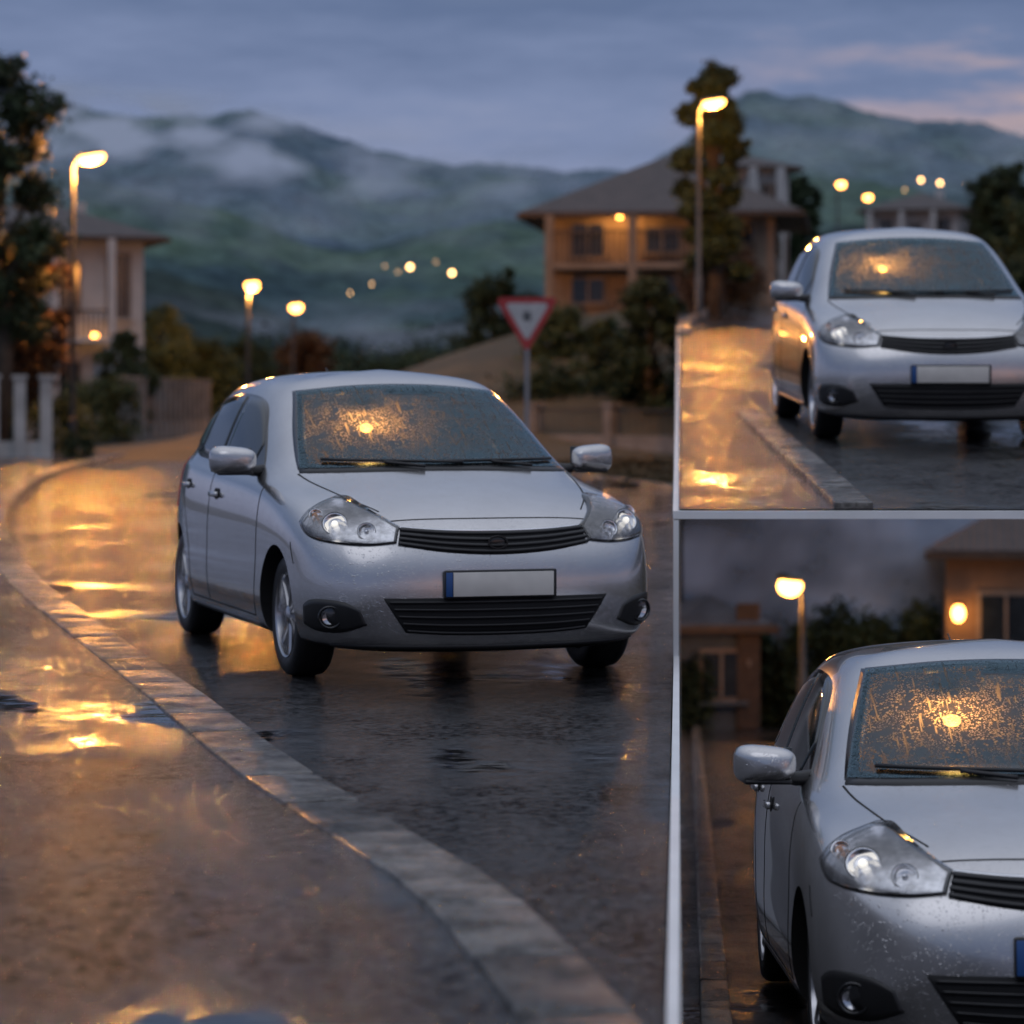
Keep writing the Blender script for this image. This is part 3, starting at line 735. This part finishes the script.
tmp=bpy.data.objects.new('tmpbody',me); COL.objects.link(tmp)
s=tmp.modifiers.new('s','SUBSURF'); s.levels=3; s.render_levels=3
dg=bpy.context.evaluated_depsgraph_get(); dg.update()
solid=bpy.data.meshes.new_from_object(tmp.evaluated_get(dg))
bvh=BVHTree.FromPolygons([q.co.copy() for q in solid.vertices],[tuple(p.vertices) for p in solid.polygons])
tmp.modifiers.clear(); tmp.data=solid
AX1,AX2,WR=.78,3.26,.292
def cutter(mb):
    m=mb.mesh('cut',False); o=bpy.data.objects.new('cut',m); COL.objects.link(o); return o
cuts=[]
for ay in (AX1,AX2):
    for sx in (-1,1):
        mb=MB(); n=40; v=[];f=[]
        for x in (sx*.50,sx*1.2):
            for k in range(n):
                a=2*math.pi*k/n; v.append((x,ay+.322*math.cos(a),WR+.02+.322*math.sin(a)))
        f=[tuple(range(n)),tuple(range(2*n-1,n-1,-1))]+[(k,(k+1)%n,(k+1)%n+n,k+n) for k in range(n)]
        mb.add(v,f,C_well); cuts.append(cutter(mb))
mb=MB(); pr=[(-.61,1.002),(.61,1.002),(.485,1.385),(-.485,1.385)]
v=[(x,.6,z) for x,z in pr]+[(x,2.75,z) for x,z in pr]
mb.add(v,[(0,1,2,3),(7,6,5,4),(0,4,5,1),(1,5,6,2),(2,6,7,3),(3,7,4,0)],C_int); cuts.append(cutter(mb))
for c in cuts:
    mo=tmp.modifiers.new('b','BOOLEAN'); mo.operation='DIFFERENCE'; mo.object=c; mo.solver='EXACT'
    try: mo.material_mode='TRANSFER'
    except Exception: pass
dg=bpy.context.evaluated_depsgraph_get(); dg.update()
body=bpy.data.meshes.new_from_object(tmp.evaluated_get(dg)); body.name='car_body'
for p in body.polygons: p.use_smooth=True
body.set_sharp_from_angle(angle=math.radians(42))
for c in cuts: bpy.data.objects.remove(c)
bpy.data.objects.remove(tmp)

def curve(pts,t):
    n=len(pts)-1
    if n==1: return (pts[0][0]+(pts[1][0]-pts[0][0])*t,pts[0][1]+(pts[1][1]-pts[0][1])*t)
    u=min(t*n,n-1e-6); i=int(u); u-=i
    p=[pts[max(i-1,0)],pts[i],pts[i+1],pts[min(i+2,n)]]
    r=[]
    for k in (0,1):
        a,b_,c,d=[q[k] for q in p]
        r.append(.5*((2*b_)+(-a+c)*u+(2*a-5*b_+4*c-d)*u*u+(-a+3*b_-3*c+d)*u**3))
    return r
def pj_front(a,b_):
    an=math.radians(a); d=Vector((math.sin(an),-math.cos(an),0)); return Vector((0,1,b_))+d*2.5,-d
def pj_y(a,b_): return Vector((a,-1,b_)),Vector((0,1,0))
def pj_top(a,b_): return Vector((a,b_,3)),Vector((0,0,-1))
def pj_side(s): return lambda a,b_: (Vector((s*2,a,b_)),Vector((-s,0,0)))
def pj_rear(a,b_): return Vector((a,5,b_)),Vector((0,-1,0))
def hit(pj,a,b_):
    o,d=pj(a,b_); h,nm,_,_=bvh.ray_cast(o,d)
    if h is None:
        h,nm,_,_=bvh.find_nearest(o+d*1.6)
    if nm.dot(d)>0: nm=-nm
    return h,nm
def patch(mb,pj,top,bot,mat,off=.004,nu=16,nv=5,bulge=0,skirt=.012,mir=False):
    if mir:
        top=[(-a,b_) for a,b_ in top]; bot=[(-a,b_) for a,b_ in bot]
    g=[];v=[];f=[]
    for i in range(nu+1):
        t=i/nu; tp=curve(top,t); bt=curve(bot,t); row=[]
        for j in range(nv+1):
            s_=j/nv; a=bt[0]+(tp[0]-bt[0])*s_; b_=bt[1]+(tp[1]-bt[1])*s_
            h,nm=hit(pj,a,b_)
            o=off+bulge*(math.sin(math.pi*t)*math.sin(math.pi*s_))**.5 if bulge else off
            row.append((len(v),h,nm)); v.append(h+nm*o)
        g.append(row)
    for i in range(nu):
        for j in range(nv): f.append((g[i][j][0],g[i+1][j][0],g[i+1][j+1][0],g[i][j+1][0]))
    if skirt:
        ring=[g[i][0] for i in range(nu+1)]+[g[nu][j] for j in range(1,nv+1)]+[g[i][nv] for i in range(nu-1,-1,-1)]+[g[0][j] for j in range(nv-1,0,-1)]
        base=len(v)
        for k,h,nm in ring: v.append(h+nm*(off-skirt))
        n=len(ring)
        for i in range(n):
            i2=(i+1)%n; f.append((ring[i][0],ring[i2][0],base+i2,base+i))
    mb.add(v,f,mat)
def line(mb,pj,pts,w_,mat,off=.0015,n=24,mir=False,perp=(0,1)):
    top=[(a+perp[0]*w_/2,b_+perp[1]*w_/2) for a,b_ in pts]; bot=[(a-perp[0]*w_/2,b_-perp[1]*w_/2) for a,b_ in pts]
    patch(mb,pj,top,bot,mat,off,n,1,skirt=.004,mir=mir)

parts=[('body',body)]
mb=MB()
wt=[(-.51,1.375),(-.25,1.402),(0,1.41),(.25,1.402),(.51,1.375)]; wb=[(-.65,.99),(-.3,1.0),(0,1.004),(.3,1.0),(.65,.99)]
patch(mb,pj_y,wt,wb,C_wind,.006,30,16,skirt=0)
wm=mb.mesh('windscreen'); parts.append(('windscreen',wm))
mb=MB()
patch(mb,pj_y,[(x*1.0,z+.008) for x,z in wt],[(x*.97,z-.024) for x,z in wt],C_gloss,.002,24,2)
patch(mb,pj_y,[(x*.99,z+.022) for x,z in wb],[(x*1.02,z-.02) for x,z in wb],C_blk,.003,24,3)
for mi in (0,1):
    patch(mb,pj_y,[(.66,.985),(.598,1.19),(.522,1.38)],[(.605,.985),(.558,1.19),(.478,1.38)],C_gloss,.002,16,2,mir=bool(mi))
for sx in (-1,1):
    pj=pj_side(sx)
    patch(mb,pj,[(1.46,.985),(1.72,1.17),(2.0,1.325),(2.5,1.368),(3.0,1.345),(3.28,1.26)],[(1.48,.965),(1.85,.975),(2.3,.99),(2.7,1.005),(3.05,1.025),(3.34,1.09)],C_gloss,.003,40,10)
    patch(mb,pj,[(1.66,1.105),(1.85,1.235),(2.05,1.325),(2.32,1.352)],[(1.68,.985),(1.9,.99),(2.1,.996),(2.34,1.003)],C_sglass,.007,20,8,skirt=.006)
    patch(mb,pj,[(2.42,1.352),(2.7,1.352),(2.93,1.335),(3.0,1.325)],[(2.42,1.006),(2.7,1.016),(2.9,1.026),(2.98,1.04)],C_sglass,.007,16,8,skirt=.006)
    patch(mb,pj,[(3.04,1.31),(3.12,1.285),(3.25,1.22)],[(3.04,1.045),(3.15,1.06),(3.28,1.10)],C_sglass,.007,8,6,skirt=.006)
patch(mb,pj_rear,[(-.42,1.32),(0,1.335),(.42,1.32)],[(-.55,1.07),(0,1.06),(.55,1.07)],C_sglass,.006,16,8)
parts.append(('windows',mb.mesh('windows')))
mb=MB()
for sx in (-1,1):
    pj=pj_side(sx)
    line(mb,pj,[(1.22,.90),(1.2,.75),(1.2,.5),(1.26,.26)],.007,C_gap,perp=(1,0))
    line(mb,pj,[(2.37,1.0),(2.38,.7),(2.37,.26)],.007,C_gap,perp=(1,0))
    line(mb,pj,[(3.2,1.04),(3.14,.85),(2.95,.62),(2.86,.45),(2.84,.26)],.007,C_gap,perp=(1,0))
    line(mb,pj,[(1.26,.255),(2.84,.255)],.007,C_gap)
    line(mb,pj,[(.46,.56),(.5,.62),(.52,.66)],.006,C_gap,perp=(1,0),n=8)
    patch(mb,pj,[(1.18,.22),(2.86,.22)],[(1.18,.18),(2.86,.18)],C_blk,.006,20,2)
for mi in (False,True):
    line(mb,pj_top,[(.48,.30),(.57,.52),(.64,.85),(.67,1.08)],.007,C_gap,mir=mi,perp=(1,0))
line(mb,pj_top,[(-.48,.205),(-.2,.185),(0,.18),(.2,.185),(.48,.205)],.006,C_gap,off=.0015,n=30) 
parts.append(('panel_gaps',mb.mesh('panel_gaps')))
mb=MB()
gt=[(-26.5,.735),(-14,.722),(0,.718),(14,.722),(26.5,.735)]; gb=[(-25,.655),(-14,.625),(0,.612),(14,.625),(25,.655)]
patch(mb,pj_front,gt,gb,C_gap,.004,40,4)
for k in range(4):
    t=.12+.25*k
    a=[(p[0]*.985,q[1]+(p[1]-q[1])*t+.006) for p,q in zip(gt,gb)]
    patch(mb,pj_front,a,[(x,z-.011) for x,z in a],C_blk,.014,40,2,skirt=.014)
patch(mb,pj_front,[(x*1.01,z+.004) for x,z in gt],[(x*1.0,z-.002) for x,z in gt],C_chrome,.007,40,2)
lt=[(-29,.415),(-15,.415),(0,.415),(15,.415),(29,.415)]; lb=[(-24,.255),(-14,.242),(0,.238),(14,.242),(24,.255)]
patch(mb,pj_front,lt,lb,C_gap,.005,40,4)
for k in range(5):
    t=.06+.205*k
    a=[(p[0]*t+q[0]*(1-t),q[1]+(p[1]-q[1])*t+.006) for p,q in zip(lt,lb)]; a=[(x*.97,z) for x,z in a]
    patch(mb,pj_front,a,[(x,z-.009) for x,z in a],C_blk,.014,40,2,skirt=.014)
patch(mb,pj_front,[(-44,.195),(0,.19),(44,.195)],[(-44,.165),(0,.165),(44,.165)],C_blk,.006,40,2)
for mi in (False,True):
    patch(mb,pj_front,[(34.5,.36),(39,.40),(47,.405),(51,.375)],[(33,.29),(39,.255),(46,.255),(51.5,.285)],C_blk,.005,14,6,mir=mi)
    s_=-1 if mi else 1
    h,nm=hit(pj_front,s_*42.0,.325); d=(nm+Vector((0,-1.2,0))).normalized()
    mb.revolve([(-.02,.055),(.016,.055),(.020,.050),(.016,.045),(.004,.040)],h,d,C_gloss,28)
    mb.revolve([(.004,.042),(-.006,.02),(-.008,.0)],h,d,C_chrome,24); mb.revolve([(.012,.043),(.017,.02),(.018,0)],h,d,C_lens,24)
parts.append(('grille_and_fog_lamps',mb.mesh('grille_and_fog_lamps')))
mb=MB(); h,nm=hit(pj_front,0,.48); yb=h.y-.022
mb.box((0,yb+.012,.478),(.52,.03,.132),C_blk,b=.008)
mb.box((0.01,yb-.006,.478),(.466,.006,.112),C_plate,b=.002); mb.box((-.241,yb-.006,.478),(.030,.007,.112),C_blue,b=.002)
h,nm=hit(pj_front,0,.67); c=h+Vector((0,-.02,0)); n=36; v=[];f=[]
for rx,rz,yy_ in ((.046,.032,0),(.046,.032,-.008),(.040,.026,-.008),(.040,.026,0)):
    for k in range(n):
        a=2*math.pi*k/n; v.append(c+Vector((rx*math.cos(a),yy_,rz*math.sin(a))))
for q in range(3):
    for k in range(n): f.append((q*n+k,q*n+(k+1)%n,(q+1)*n+(k+1)%n,(q+1)*n+k))
mb.add(v,f,C_blk); mb.ell(c+Vector((0,.004,0)),(.042,.006,.028),C_gloss)
parts.append(('number_plate',mb.mesh('number_plate',True,40)))
mb=MB()
for mi in (False,True):
    top=[(26.5,.738),(33,.785),(42,.835),(50,.866),(54.5,.868)]; bot=[(26.5,.668),(33,.656),(42,.664),(50,.69),(56,.75)]
    patch(mb,pj_front,top,bot,C_gloss,.0035,24,8,mir=mi)
    top2=[(27.3,.731),(33,.776),(42,.826),(50,.857),(53.8,.860)]; bot2=[(27.3,.674),(33,.664),(42,.672),(50,.698),(55,.755)]
    patch(mb,pj_front,top2,bot2,C_lampin,.006,24,8,mir=mi,skirt=0)
    s_=-1 if mi else 1
    for a,z,r,cm in ((43.5,.748,.052,C_chrome),(34.5,.716,.038,C_chrome),(51.0,.785,.03,C_chrome)):
        h,nm=hit(pj_front,s_*a,z); d=(Vector((0,-1,0))+nm*.9).normalized()
        mb.revolve([(-.03,r*1.06),(.008,r*1.06),(.010,r),(.002,r*.9),(-.004,r*.5),(-.006,0)],h+nm*.006,d,cm,28)
        mb.revolve([(.0085,r*1.02),(.0115,r*1.06),(.0085,r*1.12)],h+nm*.006,d,C_gloss,28)
        mb.ell(h+nm*.006+d*.004,(r*.30,r*.30,r*.30),C_bulb if r>.05 else (C_amber if r<.032 else C_chrome),12,8)
    patch(mb,pj_front,top,bot,C_lens,.010,24,8,bulge=.014,mir=mi,skirt=.006)
parts.append(('headlights',mb.mesh('headlights')))
mb=MB()
for sx in (-1,1):
    patch(mb,pj_side(sx),[(3.42,1.0),(3.55,1.0),(3.66,.98)],[(3.46,.72),(3.58,.70),(3.7,.70)],C_tail,.008,8,6)
parts.append(('tail_lights',mb.mesh('tail_lights')))
mb=MB()
for sx in (-1,1):
    c=Vector((sx*.915,1.42,1.03))
    v=[];f=[];nu,nv=28,16
    ce=lambda q,e_: math.copysign(abs(math.cos(q))**e_,math.cos(q)); se=lambda q,e_: math.copysign(abs(math.sin(q))**e_,math.sin(q))
    for j in range(nv+1):
        th=math.pi*j/nv-math.pi/2
        for i in range(nu):
            a=2*math.pi*i/nu
            x=.112*ce(th,.6)*ce(a,.6); z=.070*ce(th,.6)*se(a,.62)*(1+.14*sx*x/.112); y=.075*se(th,.9)
            if y>0: y*=.35
            v.append(c+Vector((x,y+sx*x*.18,z)))
    for j in range(nv):
        for i in range(nu): f.append((j*nu+i,j*nu+(i+1)%nu,(j+1)*nu+(i+1)%nu,(j+1)*nu+i))
    mb.add(v,f,M_paint)
    mb.box(c+Vector((0,.032,0)),(.2,.01,.12),C_sglass,b=.003)
    mb.tube([(sx*.74,1.50,.975),(sx*.80,1.47,.972),(sx*.87,1.44,.985)],[.032,.028,.022],C_blk,10)
    mb.box(c+Vector((-sx*.01,-.01,-.066)),(.17,.07,.02),C_blk,b=.008)
    for yy_,zz in ((2.22,.83),(3.0,.86)):
        h,nm=hit(pj_side(sx),yy_,zz); mb.box(h+Vector((sx*.016,0,0)),(.024,.17,.03),M_paint,b=.009)
        mb.ell(h+Vector((sx*.001,-.02,0)),(.004,.07,.035),C_gap)
parts.append(('mirrors_and_handles',mb.mesh('mirrors_and_handles',True,50)))
mb=MB()
def wiper(x0,x1,z0,z1):
    pts=[]
    for t in np.linspace(0,1,9):
        h,nm=hit(pj_y,x0+(x1-x0)*t,z0+(z1-z0)*t); pts.append(h+nm*.018)
    mb.tube(pts,.009,C_blk,6)
wiper(-.55,.10,1.022,1.008); wiper(-.02,.60,1.012,1.02)
wiper(-.1,-.28,.99,1.01); wiper(.45,.25,.99,1.01)
mb.tube([(0,3.1,1.44),(0,3.3,1.52)],[.006,.003],C_blk,6)
parts.append(('wipers',mb.mesh('wipers')))
mb=MB()
for sx in (-.33,.33):
    mb.box((sx,2.25,1.08),(.42,.12,.3),C_seat,b=.04); mb.box((sx,2.25,1.27),(.22,.09,.13),C_seat,b=.03)
mb.box((0,1.62,1.335),(.22,.03,.06),C_blk,b=.012)
mb.revolve([(-.012,.175),(0,.19),(.012,.175),(0,.162),(-.012,.175)],(.33,1.66,1.03),(0,-.9,.45),C_blk,24)
mb.box((0,1.35,1.012),(1.0,.5,.02),C_int,b=.008)
parts.append(('seats_and_wheel',mb.mesh('seats_and_wheel',True,40)))
M_glow=emis('added_windscreen_glow',(1,.5,.14),3.0)  # added glow behind the glass, stands in for a reflected street lamp
mb=MB(); mb.ell((-.24,1.46,1.19),(.034,.018,.024),M_glow,10,6); parts.append(('added_glow_bulb',mb.mesh('added_glow_bulb')))
mb=MB()
for ay in (AX1,AX2):
    for sx in (-1,1):
        c=(sx*.712,ay,WR); A=(sx,0,0); q_=WR-.30
        mb.revolve([(-.085,.20),(-.093,.24+q_),(-.090,.28+q_),(-.075,.297+q_),(-.05,.302+q_),(-.02,.3025+q_),(.02,.3025+q_),(.05,.302+q_),(.075,.297+q_),(.090,.28+q_),(.093,.24+q_),(.085,.205)],c,A,C_tyre,48)
        for q in (-.045,0,.045): mb.revolve([(q-.004,.3035+q_),(q-.003,.297+q_),(q+.003,.297+q_),(q+.004,.3035+q_)],c,A,C_gap,40)
        mb.revolve([(.084,.208),(.090,.205),(.084,.196),(.05,.188),(-.08,.188)],c,A,C_rim,48)
        mb.revolve([(.02,.14),(.02,.02)],c,A,C_well,24); mb.revolve([(-.06,.19),(-.06,0)],c,A,C_well,24)
        mb.revolve([(.03,.13),(.03,.04)],c,A,C_lampin,32)
        mb.revolve([(.04,.05),(.075,.045),(.082,.03),(.084,0)],c,A,C_rim,24)
        for k in range(7):
            an=2*math.pi*k/7+.3
            for dl in (-.13,.13):
                r2=Matrix.Rotation(an+dl*.6,3,'X')
                v=[]
                for (rr,wd,xx,tk) in ((.035,.020,.070,.03),(.11,.014,.074,.022),(.198,.013,.080,.02)):
                    yo=dl*(rr-.035)*.55
                    for (dy,dx) in ((-wd,0),(-wd*.6,tk*.5),(wd*.6,tk*.5),(wd,0)):
                        p=r2@Vector((0,dy*.6+yo,rr)); v.append(Vector(c)+Vector((sx*(xx+dx-.010),p.y,p.z)))
                f=[]
                for q in range(2):
                    for j in range(3): f.append((q*4+j,q*4+j+1,q*4+j+5,q*4+j+4))
                    f.append((q*4,q*4+4,q*4+7,q*4+3))
                mb.add(v,f,C_rim)
parts.append(('wheels',mb.mesh('wheels',True,40)))
def car(wheelpos,yaw,slope,z,sx_=1.05,light=True):
    e=empty('parked_car'); Rm=Matrix.Rotation(math.radians(yaw),4,'Z')
    Sm=Matrix.Rotation(math.atan(slope),4,'X'); Sc=Matrix.Diagonal((sx_,1.04,1,1))
    l=(Sm@Rm@Sc)@Vector((-.74,AX1,0))
    e.matrix_world=Matrix.Translation(Vector((wheelpos[0],wheelpos[1],z))-l)@Sm@Rm@Sc
    for nme,m in parts: new_obj(nme,m,e)
    if light:
        L=bpy.data.lights.new('added_glow_light','POINT'); L.energy=5.5; L.color=(1,.42,.09); L.shadow_soft_size=.03  # added light, makes the wet windscreen glow like a reflected street lamp
        lo=bpy.data.objects.new('added_glow_light',L); COL.objects.link(lo); lo.parent=e; lo.location=(-.24,1.42,1.13)
    return e
car((-1.04,13.6),17.5,0,.006,1.05)
car((2.19,19.8),.5,.05,U(19.8)+.006)
y3=9.75; car((1.12,y3),-1,-.0857,RZ(y3)-.008)
